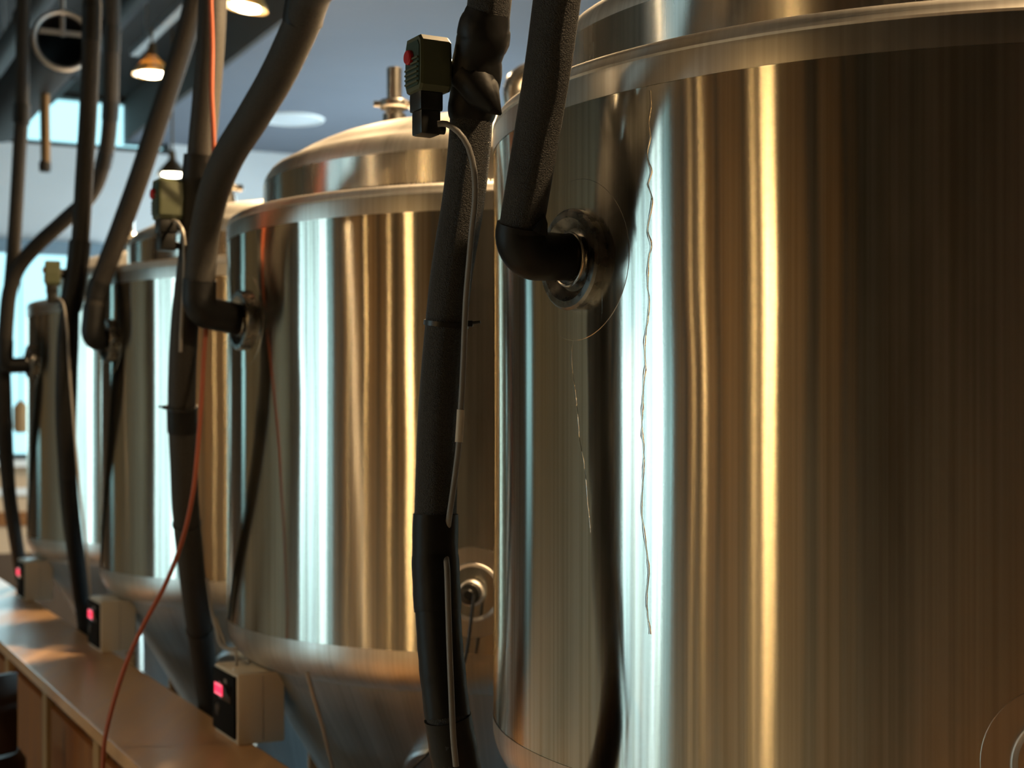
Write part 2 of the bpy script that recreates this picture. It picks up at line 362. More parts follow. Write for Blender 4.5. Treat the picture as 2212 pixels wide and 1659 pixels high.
mb.f += [[0, 2, 3, 1], [56, 57, 59, 58]]
mb.build('backrest', 'stoolpad', st)
for k in range(4):
    a = math.radians(45 + 90 * k); mb = MB().tube([(.13 * math.cos(a), .13 * math.sin(a), .69), (.22 * math.cos(a), .22 * math.sin(a), 0)], .013, 10); mb.build('leg', 'metal', st)
mb = MB(); mb.lathe([(.185 + .010 * math.cos(q), .28 + .010 * math.sin(q)) for q in [2 * math.pi * i / 8 for i in range(9)]], 32); mb.build('foot_ring', 'metal', st)
for a in (-60, -120):
    c, s_ = math.cos(math.radians(a)), math.sin(math.radians(a)); mb = MB().tube([(.18 * c, .18 * s_, .72), (.2 * c, .2 * s_, .86)], .01, 8); mb.build('back_post', 'metal', st)

# ------------------------------------------------------------------ the steel tanks
R = .77726
C1 = Vector((.74621, 2.5321, 0)); DT = Vector((-.69542, 1.40102, 0))
ZR, ZW, ZL, ZB = EYE + .480, EYE + .4433, EYE - .4872, EYE - .560       # shell top, upper weld, lower weld, bottom of the shell
SEG = 192
def arc(cr, cz, r, rz, a0, a1, n):
    return [(cr + r * math.cos(math.radians(a0 + (a1 - a0) * i / n)), cz + rz * math.sin(math.radians(a0 + (a1 - a0) * i / n))) for i in range(n + 1)]
def on_shell(az, z, out=0.0):
    a = math.radians(az); d = Vector((-math.sin(a), math.cos(a), 0)); return d * (R + out) + Vector((0, 0, z)), d
_meshes = {}
def tank_part(name, key, make, m, root, angle=35):
    if key in _meshes:
        o = bpy.data.objects.new(name, _meshes[key]); COL.objects.link(o); o.parent = root; return o
    mb = MB(); make(mb); o = mb.build(name, m, root, angle=angle); _meshes[key] = o.data; return o
def wrap_disc(mb, az, z0, r0, r1, out, seg=64, rings=3):
    """a disc or ring of sheet that follows the shell's curve"""
    a = math.radians(az); vs = []
    rings += 1
    for j in range(rings + 1):
        r = r0 + (r1 - r0) * j / (rings - 1) if j < rings else r1 + .0012; h = out
        for k in range(seg):
            q = 2 * math.pi * k / seg; th = a + r * math.cos(q) / R
            edge = h if j < rings else -.001
            vs.append(Vector((-math.sin(th) * (R + edge), math.cos(th) * (R + edge), z0 + r * math.sin(q))))
    mb.add(vs, [[j * seg + k, j * seg + (k + 1) % seg, (j + 1) * seg + (k + 1) % seg, (j + 1) * seg + k] for j in range(rings) for k in range(seg)])
DOME = [(.687, .508), (.687, .590), (.684, .603), (.675, .619), (.663, .632), (.628, .650), (.594, .671), (.542, .695), (.489, .710), (.418, .724), (.373, .732), (.32, .741), (.22, .756), (.1, .766), (0, .768)]
def make_tank(i, label, port_az, port_z, well_az, well_z):
    c = C1 + DT * i
    t = thing('fermentation_tank', label, 'tank', c, 'row of steel fermentation tanks', world_built=False)
    tank_part('shell', 'shell', lambda mb: mb.lathe([(R, ZL + (ZW - ZL) * k / 24) for k in range(25)], SEG), 'shell', t)
    tank_part('top_band', 'tb', lambda mb: mb.lathe([(R + .0008, ZW - .001), (R + .0008, ZR - .006), (R - .001, ZR)], SEG), 'band', t)
    tank_part('bottom_band', 'bb', lambda mb: mb.lathe([(R + .0008, ZL + .001), (R + .0008, ZL - .01)] + arc(R - .075, ZL - .012, .0758, .085, 0, -90, 10) + [(R - .10, ZB - .037)], SEG), 'band', t)
    tank_part('shoulder_ledge', 'lg', lambda mb: mb.lathe([(R - .001, ZR), (R + .0015, ZR + .003), (R - .002, ZR + .010)] + arc(R - .014, ZR + .010, .012, .012, 0, 80, 5) + [(.69, ZR + .030), (.686, ZR + .031)], SEG), 'ledge', t)
    tank_part('dome', 'dm', lambda mb: mb.lathe([(r, EYE + z) for r, z in spline2(DOME)[1:]], SEG), 'dome', t)
    tank_part('dome_wall', 'dw', lambda mb: mb.lathe([(DOME[0][0], EYE + DOME[0][1]), (DOME[1][0], EYE + DOME[1][1])], SEG), 'wallsteel', t)
    def beads(mb):
        n = 420
        for k in range(n):
            a = 2 * math.pi * k / n; p = Vector((.6885 * math.cos(a), .6885 * math.sin(a), ZR + .036)); x = Vector((-math.sin(a), math.cos(a), 0)); o_ = Vector((math.cos(a), math.sin(a), 0))
            mb.add([p - x * .0049, p + x * .0049, p + Vector((0, 0, .005)), p - Vector((0, 0, .005)), p + o_ * .0026], [[0, 3, 4], [3, 1, 4], [1, 2, 4], [2, 0, 4]])
    tank_part('weld_bead', 'wb', beads, 'metal', t)['kind'] = 'stuff'
    tank_part('cone', 'cn', lambda mb: mb.lathe([(R - .06, ZB - .02), (R - .075, ZB - .05), (R - .092, ZB - .085), (.12, ZB - 1.05), (.06, ZB - 1.08)], SEG), 'cone', t)
    for k in range(4):
        a = math.radians(45 + 90 * k) + ROT
        tank_part('leg', 'leg%d' % k, lambda mb: mb.tube([(.60 * math.cos(a), .60 * math.sin(a), ZB - .06), (.60 * math.cos(a), .60 * math.sin(a), 0)], .038, 20), 'metal', t)
    # side port: worn reinforcing pad, dished flange and stub
    p, d = on_shell(port_az, port_z)
    mb = MB(); wrap_disc(mb, port_az, port_z, .06, .112, .0006); mb.build('port_pad', 'shell', t)
    mb = MB(); mb.lathe([(.066, -.03), (.0705, .008), (.0705, .013), (.067, .0165), (.058, .017), (.050, .010), (.044, .004), (.036, .004), (.030, .008), (.028, .03), (.02, .03)], 64, axis_matrix(p, d)); fl = mb.build('side_port', 'dome_dark', t)
    mb = MB(); mb.lathe([(.0365 + .0022 * math.cos(q), .014 + .0022 * math.sin(q)) for q in [2 * math.pi * k / 8 for k in range(9)]], 48, axis_matrix(p, d)); sub('clamp_ring', mb, 'metal', fl)
    # thermowell port
    p, d = on_shell(well_az, well_z)
    mb = MB(); wrap_disc(mb, well_az, well_z, .058, .094, .0008); mb.build('well_pad', 'band', t)
    mb = MB(); mb.lathe([(.061, -.02), (.0615, .004), (.060, .006), (.0575, .005), (.050, -.004), (.034, -.010), (.028, -.008), (.027, .022), (.024, .025), (.017, .025)], 56, axis_matrix(p, d)); wl_ = mb.build('thermowell_port', 'ledge', t)
    mb = MB(); mb.lathe([(0, .052), (.009, .052), (.011, .048), (.0215, .045), (.0225, .020), (0, .020)], 24, axis_matrix(p, d)); sub('cable_gland', mb, 'blackplastic', wl_)
    # fittings on the dome
    q = Vector((-.356, 0, EYE + .765))
    mb = MB(); mb.lathe([(.034, -.06), (.031, -.03), (.030, .03), (.022, .036), (.022, .045)], 24, Matrix.Translation(q)); mb.build('ferrule', 'metal', t)
    mb = MB(); mb.lathe([(.036, .045), (.040, .050), (.040, .062), (.036, .067), (.02, .067)], 24, Matrix.Translation(q)); mb.box(q + Vector((-.042, -.01, .056)), (.022, .016, .014), None, .003); mb.lathe([(0, -.012), (.012, -.008), (.012, .008), (0, .012)], 10, axis_matrix(q + Vector((.046, -.012, .054)), (1, -.3, .2))); mb.build('clamp', 'metal', t)
    mb = MB(); mb.lathe([(.0195, .067), (.0195, .150), (.0175, .152), (.0175, .08)], 24, Matrix.Translation(q)); mb.build('vent_pipe', 'metal', t)
    q = Vector((-.035, .02, EYE + .765))
    mb = MB(); mb.lathe([(.050, -.02), (.050, .012), (.062, .022), (.068, .028), (.068, .036), (.056, .040), (.030, .042)], 36, Matrix.Translation(q)); mb.build('top_flange', 'metal', t)
    mb = MB(); pth = fillet(q + Vector((0, 0, .03)), q + Vector((-.012, 0, .15)), q + Vector((.2, -.06, .09)), .045); mb.tube([q + Vector((0, 0, .03))] + pth + [q + Vector((.11, -.033, .115))], .034, 20); mb.build('spray_arm', 'metal', t)
    return t
def spline2(P):
    out = [P[0], P[1]]; v = [Vector((a, b, 0)) for a, b in P[1:]]
    out += [(max(0, q.x), q.y) for q in spline(v, .02)][1:]; return out
M['dome_dark'] = mat('port_steel', (.42, .40, .37), .25, 1.0); add_noise(M['dome_dark'], 60, (.16, .155, .145), (.30, .29, .27), rough=(.2, .38), detail=4)
tanks = [
    make_tank(0, 'nearest and largest steel tank at right with a black elbow hose in its side', 122.4, EYE + .225, 172.3, EYE - .400),
    make_tank(1, 'second steel tank with domed lid and round cable port behind the grey cable hose', 119, EYE + .236, 170.2, EYE - .357),
    make_tank(2, 'third steel tank with a broad white reflection behind the orange cable', 121, EYE + .262, 171, EYE - .37),
    make_tank(3, 'farthest steel tank at the end of the row beside the bright window', 121, EYE + .25, 171, EYE - .37)]
# water runs on the nearest tank
def water_run(name, pts, tank, wpx, label):
    c = tank.location; vs = []; P = []
    for (x, y) in pts:
        s_ = (x - CX) / F; A = 1 + s_ * s_; B = -(s_ * c.x + c.y); K = c.x ** 2 + c.y ** 2 - (R + .0004) ** 2; Z = (-B - math.sqrt(B * B - A * K)) / A
        P.append(pt(x, y, Z) - c)
    P = spline(P, .006); mb = MB(); n = len(P)
    for i, p in enumerate(P):
        d = Vector((p.x, p.y, 0)).normalized(); x = Vector((-d.y, d.x, 0)); wd = wpx * (.7 + .5 * math.sin(i * .9) * random.random() + .3 * random.random())
        p = d * R + Vector((0, 0, p.z)) + x * random.uniform(-.0004, .0004)
        mb.add([p - x * wd, p - x * wd * .5 + d * .0004, p + x * wd * .5 + d * .0004, p + x * wd], [])
    mb.f = [[i * 4 + k, i * 4 + k + 1, (i + 1) * 4 + k + 1, (i + 1) * 4 + k] for i in range(n - 1) for k in range(3)]
    o = mb.build(name, 'shell', None); o.parent = tank; return o
water_run('water_run', [(1404, 195), (1406, 230), (1400, 265), (1404, 290), (1398, 335), (1406, 372), (1399, 398), (1408, 430), (1402, 470), (1398, 500), (1406, 530), (1400, 560), (1398, 610), (1402, 650), (1399, 685), (1392, 740), (1393, 790), (1388, 850), (1386, 930), (1390, 970), (1388, 1040), (1385, 1100), (1392, 1160), (1400, 1230), (1396, 1300), (1404, 1370)], tanks[0], .0022, 'w')
water_run('water_run', [(1237, 685), (1239, 720), (1234, 770), (1238, 820), (1246, 880), (1250, 940), (1262, 1010), (1268, 1080), (1275, 1150)], tanks[0], .0016, 'w')

# manway on the second tank's cone
def cone_pt(t, az, drop, out=0.0):
    a = math.radians(az); r = (R - .092) + (.12 - (R - .092)) * drop / .965; sl = math.atan2((R - .092) - .12, .965)
    d = Vector((-math.sin(a), math.cos(a), 0)); n = (d * math.cos(sl) - Vector((0, 0, math.sin(sl)))).normalized()
    return d * r + Vector((0, 0, ZB - .085 - drop)) + n * out, n
for t, az in ((tanks[1], 160.5), (tanks[2], 160.5)):
    p, n = cone_pt(t, az, .135)
    mb = MB(); mb.lathe([(.088, -.03), (.088, .022), (.082, .028), (.072, .028), (.070, .02), (.066, .006), (0, .002)], 48, axis_matrix(p, n)); mw = mb.build('manway', 'cone', t)
    mb = MB(); mb.tube([p + n * .01 + Vector((0, 0, -.02)), p + n * .05 + Vector((.0, 0, -.035)), p + n * .055 + Vector((0, 0, -.11))], .013, 14); sub('manway_handle', mb, 'metal', mw)

# ------------------------------------------------------------------ hoses
def hose(name, label, pts, rad, m='foam', r_end=None, group='insulated hoses beside the tanks'):
    """pts: (px, py, depth); the run goes on up to the ceiling out of view"""
    P = [pt(*p) for p in pts]
    top = P[0]; up = (P[0] - P[1]).normalized(); z = TCEIL - .004
    k1 = top + up * .30; end = Vector((k1.x + up.x * .25, k1.y + up.y * .25, z))
    P = [end, Vector((end.x * .6 + k1.x * .4, end.y * .6 + k1.y * .4, (z + k1.z) / 2)), k1] + P
    t = thing(name, label, 'hose', end, group)
    path = spline(P, .015)
    mb = MB().tube(path, rad, 24); o = mb.build('foam_tube', m, t); return t, path
def wrap(t, path, z_hi, z_lo, rad, name='tape_wrap', m='tape', jit=.01, taper=.0):
    q = [p for p in path if z_lo <= p.z <= z_hi]
    if len(q) < 2: return
    a = spline([q[0], q[len(q) // 2], q[-1]], (q[0] - q[-1]).length / 12)
    n = len(a); rr = [rad * (1 + random.uniform(-jit, jit)) for _ in range(n)]; rr[0] *= .985; rr[-1] *= .985
    return MB().tube(a, rr, 24).build(name, m, t)
def tie(t, path, z, rad, tail=None):
    i = min(range(len(path)), key=lambda k: abs(path[k].z - z)); p = path[i]; d = (path[min(i + 1, len(path) - 1)] - path[max(i - 1, 0)]).normalized()
    mb = MB(); A = axis_matrix(p, d)
    mb.lathe([(rad, -.0035), (rad + .0022, -.0035), (rad + .0022, .0035), (rad, .0035), (rad, -.0035)], 32, A)
    if tail is not None:
        e = Vector(tail).normalized(); mb.box(p + e * (rad + .004), (.010, .008, .009), None, .0015); mb.tube([p + e * (rad + .003), p + e * (rad + .020) + Vector((0, 0, .002))], .0022, 6)
    return mb.build('zip_tie', 'blackplastic', t)
def zpx(y, Z): return EYE - (y - HY) / F * Z
def elbow(t, corner, hpath, tank, az, z, rad, r_in, seg=26):
    p, d = on_shell(az, z, .012); p = p + tank.location
    a = hpath[-1]; hd = (a - corner)
    path = [a + (hpath[-4] - a).normalized() * .012, a] + fillet(a, corner, p, rad * .82, 9)
    n0 = len(path); L2 = (p - path[-1])
    path += [path[-1] + L2 * .5, p]
    rr = [rad * .985, rad] + [rad * (1.0 - .03 * k / (n0 - 2)) for k in range(n0 - 2)] + [rad * .96, rad * .93]
    return MB().tube(path, rr, seg).build('elbow_sleeve', 'tape', t)

# nearest tank: elbow hose and valve hose
T, _p = tanks[0], None
h1, path = hose('elbow_hose', 'thick black foam hose with a taped elbow entering the nearest tank', [(1203, 0, 1.93), (1187, 120, 1.96), (1168, 240, 2.0), (1148, 360, 2.03), (1133, 450, 2.05), (1124, 505, 2.06)], .0305)
elbow(h1, pt(1118, 552, 2.06), path, T, 122.4, EYE + .228, .0345, .031)
mb = MB(); q0 = pt(1175, 462, 2.03); mb.tube([pt(1165, 500, 2.03), pt(1174, 480, 2.025), q0], [.012, .006, .001], 8); mb.build('tape_flap', 'tape', h1)
mb = MB(); sp_ = [pt(x - 38, y, Z - .0) + Vector((0, -.0215, 0)) for x, y, Z in ((1203, 0, 1.93), (1187, 120, 1.96))]
v1, vpath = hose('valve_hose', 'black foam hose carrying the green valve with red dot nearest the camera',
    [(1060, -20, 2.02), (1054, 30, 2.03), (1035, 110, 2.05), (1022, 200, 2.07), (1018, 260, 2.08), (1012, 340, 2.09), (1000, 440, 2.10), (985, 530, 2.11), (972, 620, 2.12), (964, 700, 2.13), (955, 800, 2.13), (948, 900, 2.13), (944, 1000, 2.13), (941, 1110, 2.12), (940, 1200, 2.12), (946, 1320, 2.11), (953, 1420, 2.10), (963, 1520, 2.09), (975, 1600, 2.09), (988, 1670, 2.10), (1030, 1790, 2.14), (1070, 1960, 2.2)], .0295)
wrap(v1, vpath, zpx(1100, 2.12), zpx(1250, 2.12), .0322, jit=.006); wrap(v1, vpath, zpx(1195, 2.12), zpx(1325, 2.12), .0335, jit=.010)
wrap(v1, vpath, zpx(1285, 2.11), zpx(1560, 2.09), .0318, jit=.015); wrap(v1, vpath, zpx(1520, 2.09), zpx(1800, 2.14), .0335, name='rubber_sleeve', jit=.02)
tie(v1, vpath, zpx(690, 2.13), .0297, (1, -.25, 0))
# wrapped valve body on it
blob = [(1055, 22, 47), (1050, 44, 52), (1046, 60, 57), (1044, 84, 58), (1038, 100, 55), (1032, 125, 53), (1029, 150, 56), (1027, 175, 57), (1023, 196, 54), (1021, 212, 50), (1020, 232, 53), (1019, 250, 54), (1018, 262, 47)]
bp = [pt(x, y, 2.022 + y * .00024) for x, y, r in blob]; br = [r * 2.045 / F for x, y, r in blob]
P2 = spline(bp, .004); n = len(P2); rr = []
for i in range(n):
    f_ = i / (n - 1) * (len(br) - 1); k = min(int(f_), len(br) - 2); rr.append(br[k] + (br[k + 1] - br[k]) * (f_ - k))
MB().tube(P2, rr, 36, jitter=.012).build('taped_joint', 'tape', v1)
mb = MB(); mb.tube([pt(1018, 165, 2.055), pt(1045, 205, 2.04), pt(1068, 234, 2.035), pt(1082, 247, 2.04)], [.03, .024, .011, .002], 14); mb.build('tape_flap', 'tape', v1)
# split along the near foam
for a, b in (((1014, 20), (1010, 44)),):
    pass

def valve(label, base, k, Z, face_rot, parent_name='solenoid_valve', detail=True):
    """base: pixel of the coil's near vertical edge, mid height; k: scale"""
    t = thing(parent_name, label, 'valve', base, 'green solenoid valves on the hoses', world_built=False)
    Rz = Matrix.Rotation(face_rot, 3, 'Z')       # local -y faces the viewer, local -x the aisle
    w_, d_, h_ = .046 * k, .050 * k, .075 * k
    # coil body: barrel-sided block with cut corners
    mb = MB(); prof = []
    sec = [(-.5, -.36), (-.5, .30), (-.38, .5), (.36, .5), (.5, .40), (.53, 0), (.5, -.40), (.40, -.5), (-.40, -.5)]
    bm_v = []
    for j, x in enumerate((0, .08, .92, 1)):
        sc_ = .95 if j in (0, 3) else 1
        for a, b in sec: bm_v.append(Rz @ Vector((x * w_, -(a) * d_ * sc_, b * h_ * sc_)))
    m_ = len(sec); fs = [[j * m_ + i, j * m_ + (i + 1) % m_, (j + 1) * m_ + (i + 1) % m_, (j + 1) * m_ + i] for j in range(3) for i in range(m_)] + [list(range(m_)), [3 * m_ + i for i in range(m_)][::-1]]
    mb.add(bm_v, fs); body = mb.build('coil_body', 'olive', t, smooth=False)
    mb = MB(); m4 = Rz.to_4x4()
    fx = -.0012 * k
    pl = [(-.42, -.32), (-.42, .26), (-.32, .40), (.32, .40), (.42, .30), (.42, -.32), (.33, -.40), (-.33, -.40)]
    mb.add([Rz @ Vector((x, -a * d_, b * h_)) for x in (fx, .003 * k) for a, b in pl], [list(range(8))] + [[i, (i + 1) % 8, 8 + (i + 1) % 8, 8 + i] for i in range(8)])
    fp = mb.build('face_plate', 'green', t, smooth=False)
    for j in range(6):
        zz = (-.34 + .085 * j) * h_
        mb = MB(); mb.box(Rz @ Vector((fx - .001 * k, .0 if j < 4 else -.010 * k, zz)), (.003 * k, d_ * (.76 if j < 4 else .42), .0024 * k), Rz); sub('rib', mb, 'olive', fp, smooth=False)
    mb = MB(); mb.lathe([(0, .006 * k), (.0085 * k, .006 * k), (.010 * k, .004 * k), (.010 * k, -.002 * k)], 20, m4 @ axis_matrix((fx, .006 * k, .010 * k), (-1, 0, 0))); mb.build('red_button', 'red', t)
    mb = MB(); mb.box(Rz @ Vector((.020 * k, 0, -.5 * h_ - .012 * k)), (.034 * k, .036 * k, .026 * k), Rz, .003 * k); mb.box(Rz @ Vector((.020 * k, 0, -.5 * h_ - .040 * k)), (.030 * k, .031 * k, .034 * k), Rz, .004 * k); cn = mb.build('plug_connector', 'blackplastic', t, angle=30)
    mb = MB(); mb.tube([Rz @ Vector((.034 * k, 0, -.5 * h_ - .046 * k)), Rz @ Vector((.047 * k, -.002, -.5 * h_ - .047 * k))], [.0075 * k, .006 * k], 12); sub('cable_gland', mb, 'blackplastic', cn)
    mb = MB(); mb.tube([Rz @ Vector((w_ * .9, 0, 0)), Rz @ Vector((w_ + .035 * k, .012 * k, -.002 * k))], .016 * k, 16); mb.build('valve_stem', 'blackplastic', t)
    return t
va = valve('green valve with red button on the hose nearest the camera', pt(897, 138, 2.03) + Vector((-.004, .012, .002)), 1.0, 2.03, math.radians(29))
# grey cable from that valve
def cable(name, label, pts, rad, m, group=None, step=.012):
    P = [p if isinstance(p, Vector) else pt(*p) for p in pts]
    path = spline(P, step); t = thing(name, label, 'cable', P[-1], group)
    MB().tube(path, rad, 12).build('cable_sheath', m, t); return t, path
c1, cp = cable('valve_cable', 'grey cable curving out of the nearest green valve and down its hose', [(945, 268, 2.035), (965, 268, 2.035), (990, 285, 2.03), (1012, 318, 2.035), (1024, 370, 2.045), (1026, 430, 2.055), (1019, 500, 2.065), (1012, 580, 2.075), (1007, 640, 2.08), (1004, 700, 2.082), (1001, 780, 2.085), (997, 860, 2.088), (993, 930, 2.09), (989, 980, 2.09), (980, 1050, 2.09), (972, 1105, 2.086), (968, 1135, 2.098), (964, 1170, 2.104), (964, 1205, 2.096), (966, 1232, 2.072), (968, 1300, 2.064), (971, 1400, 2.06), (975, 1500, 2.05), (979, 1590, 2.045), (985, 1655, 2.05)], .0042, 'greycable')
q = [p for p in cp if zpx(962, 2.09) <= p.z <= zpx(866, 2.09)]; MB().tube(q, .0056, 12).build('label_sleeve', 'whitetag', c1)

# second tank
h2, path = hose('elbow_hose', 'black foam hose with warm sheen and taped collar bending into the second tank', [(672, -5, 2.75), (648, 60, 2.82), (598, 165, 2.95), (545, 255, 3.1), (495, 335, 3.24), (462, 415, 3.36), (445, 490, 3.43), (435, 560, 3.46), (431, 615, 3.47)], .0345, 'foam_mid')
elbow(h2, pt(430, 672, 3.47), path, tanks[1], 119, EYE + .238, .0385, .034)
wrap(h2, path, 4.0, zpx(52, 2.81), .0385, jit=.008)
v2, vpath = hose('valve_hose', 'black foam hose crossed by the orange cable before the second tank', [(460, -10, 3.50), (456, 80, 3.50), (447, 200, 3.51), (436, 320, 3.52), (428, 430, 3.53), (415, 560, 3.54), (401, 680, 3.54), (395, 780, 3.54), (393, 880, 3.56), (397, 1000, 3.60), (402, 1110, 3.66), (414, 1230, 3.76), (428, 1340, 3.90), (441, 1430, 4.0), (452, 1510, 4.05), (466, 1640, 4.08), (480, 1800, 4.1)], .0325, 'foam_mid')
wrap(v2, vpath, zpx(325, 3.52), zpx(505, 3.53), .041, jit=.02, name='taped_joint'); wrap(v2, vpath, zpx(878, 3.54), zpx(940, 3.54), .0355)
tie(v2, vpath, zpx(876, 3.54), .0352, (-1, -.2, 0)); tie(v2, vpath, zpx(1130, 3.67), .0327); tie(v2, vpath, zpx(1362, 3.87), .0327)
vb = valve('green valve lit from above by a lamp, on the hose before the third tank', pt(336, 430, 3.50), 1.25, 3.5, math.radians(29))
c2, _ = cable('valve_cable', 'thin grey cable hanging behind the elbow of the second tank', [(372, 478, 3.50), (384, 480, 3.48), (396, 505, 3.46), (399, 560, 3.46), (397, 620, 3.47), (392, 700, 3.49), (390, 760, 3.50)], .004, 'greycable2')
c3, _ = cable('extension_cord', 'orange cord hanging beside the second hose and over the wooden ledge', [(452, -60, 3.42), (455, 0, 3.42), (458, 100, 3.43), (457, 200, 3.43), (461, 300, 3.45), (462, 420, 3.50), (456, 560, 3.53), (448, 680, 3.52), (441, 760, 3.50), (436, 850, 3.48), (428, 960, 3.46), (416, 1070, 3.45), (393, 1170, 3.44), (356, 1265, 3.44), (310, 1350, 3.44), (270, 1440, 3.45), (242, 1530, 3.46), (228, 1590, 3.47), (223, 1640, 3.48), (222, 1720, 3.50)], .0053, 'ochre')

# third tank
h3, path = hose('elbow_hose', 'slim dark foam hose slanting down to the third tank', [(424, -10, 4.6), (396, 95, 4.65), (345, 250, 4.72), (300, 385, 4.78), (262, 490, 4.83), (230, 575, 4.86), (212, 625, 4.87), (204, 668, 4.87)], .032, 'foam_far')
elbow(h3, pt(198, 735, 4.87), path, tanks[2], 121, EYE + .265, .036, .033)
wrap(h3, path, zpx(605, 4.87), zpx(648, 4.87), .0345)
v3, vpath = hose('valve_hose', 'dark foam hose dropping straight down before the third tank', [(199, -10, 4.92), (197, 90, 4.93), (190, 250, 4.94), (182, 380, 4.94), (175, 500, 4.95), (164, 600, 4.95), (146, 700, 4.95), (140, 800, 4.95), (139, 900, 5.0), (144, 1000, 5.1), (152, 1100, 5.25), (166, 1210, 5.42), (178, 1300, 5.52), (194, 1420, 5.6)], .029, 'foam_far')
wrap(v3, vpath, zpx(-8, 4.92), zpx(92, 4.93), .031); wrap(v3, vpath, zpx(512, 4.95), zpx(670, 4.95), .036, jit=.02, name='taped_joint')
wrap(v3, vpath, zpx(665, 4.95), zpx(1300, 5.5), .0305, jit=.008, name='rubber_sleeve')
vc = valve('small green valve in front of the bright end window', pt(97, 590, 4.93), 1.05, 4.93, math.radians(18))
cable('valve_cable', 'thin grey cable beside the dark hose of the third tank', [(128, 645, 4.92), (138, 660, 4.9), (146, 720, 4.9), (150, 800, 4.91), (160, 920, 4.9), (172, 1060, 4.88), (186, 1180, 4.87), (196, 1285, 4.87)], .004, 'greycable2')
# farthest tank
h4, path = hose('elbow_hose', 'dark foam hose swinging diagonally across the end window', [(243, -10, 6.0), (241, 120, 6.05), (238, 250, 6.1), (226, 345, 6.15), (196, 420, 6.2), (140, 475, 6.25), (85, 525, 6.27), (42, 575, 6.28), (21, 630, 6.28), (14, 690, 6.28), (11, 740, 6.28)], .031, 'foam_far')
elbow(h4, pt(10, 790, 6.28), path, tanks[3], 121, EYE + .235, .034, .03)
wrap(h4, path, zpx(48, 6.0), zpx(110, 6.0), .034); wrap(h4, path, zpx(215, 6.1), zpx(262, 6.1), .034); wrap(h4, path, zpx(330, 6.15), zpx(372, 6.2), .034)
v4, vpath = hose('valve_hose', 'dark foam hose hanging straight in front of the end window', [(50, -10, 6.33), (49, 100, 6.33), (47, 240, 6.34), (42, 330, 6.34), (37, 420, 6.35), (32, 500, 6.35), (24, 600, 6.36), (12, 720, 6.36), (6, 840, 6.35), (8, 940, 6.42), (17, 1040, 6.55), (30, 1130, 6.72), (42, 1210, 6.88), (56, 1320, 7.0)], .0285, 'foam_far')
wrap(v4, vpath, zpx(222, 6.34), zpx(270, 6.34), .035); wrap(v4, vpath, zpx(800, 6.35), zpx(1240, 6.9), .030, name='rubber_sleeve')

# ------------------------------------------------------------------ temperature controllers on the ledge
def controller(i, label):
    s0 = 3.417 + 1.5641 * i; t0 = .985; w_, d_, h_ = .20, .118, .166      # along the row, across, high
    t = thing('temperature_controller', label, 'controller', row(s0 + w_ / 2, t0 + d_ / 2, LZ), 'temperature controllers on the ledge', world_built=False)
    def B(mb, c, size, bev=0): return mb.box(RR @ Vector(c), size, RR, bev)
    mb = B(MB(), (.002, 0, h_ / 2), (d_ - .004, w_, h_), .007); h = mb.build('housing', 'beige', t, angle=30)
    mb = B(MB(), (.0, -w_ / 2 + .022, h_ / 2), (d_ + .0005, .0012, h_ - .004)); mb.v = [v for v in mb.v]; sub('seam', B(MB(), (.006, -w_ / 2 - .0002, h_ / 2), (.0012, .0012, h_ - .016)), 'print', h, smooth=False)
    fx = -d_ / 2 + .0035
    fp = B(MB(), (fx - .003, 0, h_ / 2 + .002), (.006, w_ - .016, h_ - .022), .002).build('front_panel', 'panel', t, angle=30)
    x = fx - .0072
    sub('display_window', B(MB(), (x, -.02, .112), (.003, .105, .040), .001), 'glasscover', fp, angle=30)
    sub('display', B(MB(), (x - .0018, .030, .112), (.0012, .066, .026)), 'display', fp, smooth=False)
    sub('display_segments', B(B(MB(), (x - .0025, .030, .123), (.0008, .058, .0045)), (x - .0025, .030, .101), (.0008, .058, .0045)), 'display2', fp, smooth=False)
    mb = MB(); mb.lathe([(0, .004), (.013, .004), (.015, .002), (.0165, -.001)], 28, axis_matrix(RR @ Vector((x + .002, .045, .062)), RR @ Vector((-1, 0, 0)))); sub('dial', mb, 'blackplastic', fp)
    sub('button', B(MB(), (x + .001, -.022, .138), (.003, .020, .010), .001), 'print', fp, angle=30)
    sub('print_mark', B(MB(), (x + .0024, -.035, .040), (.0008, .075, .009)), 'print', fp, smooth=False)
    sub('print_mark', B(MB(), (x + .0024, .052, .038), (.0008, .035, .010)), 'print', fp, smooth=False)
    sub('print_mark', B(MB(), (x + .0024, -.058, .022), (.0008, .028, .006)), 'print', fp, smooth=False)
    sub('print_mark', B(MB(), (x + .0024, .050, .141), (.0008, .045, .006)), 'print', fp, smooth=False)
    mb = MB(); mb.lathe([(0, .006), (.004, .005), (.0055, 0)], 12, Matrix.Translation(RR @ Vector((-d_ / 2 + .012, -.045, h_)))); mb.build('screw_cap', 'white', t)
    return t
controller(0, 'nearest beige controller box with glowing red display on the wooden ledge')
controller(1, 'middle beige controller box with red display, brightly lit side, on the wooden ledge')
controller(2, 'farthest beige controller box in shade at the far end of the wooden ledge')
b0 = row(3.417 + .12, 1.02, LZ + .166)
cable('sensor_cable', 'pale grey cable rising from the nearest controller box to the hose', [b0, b0 + Vector((0, 0, .03)), pt(478, 1395, 3.72), pt(468, 1360, 3.76), pt(458, 1320, 3.78), pt(447, 1250, 3.74)], .0036, 'greycable2')
b1 = row(3.417 + .15, 1.06, LZ + .166)
cable('sensor_cable', 'second grey cable leaving the top of the nearest controller box', [b1, b1 + Vector((0, 0, .03)), pt(492, 1400, 3.72), pt(480, 1375, 3.75), pt(466, 1335, 3.78)], .0034, 'greycable2')
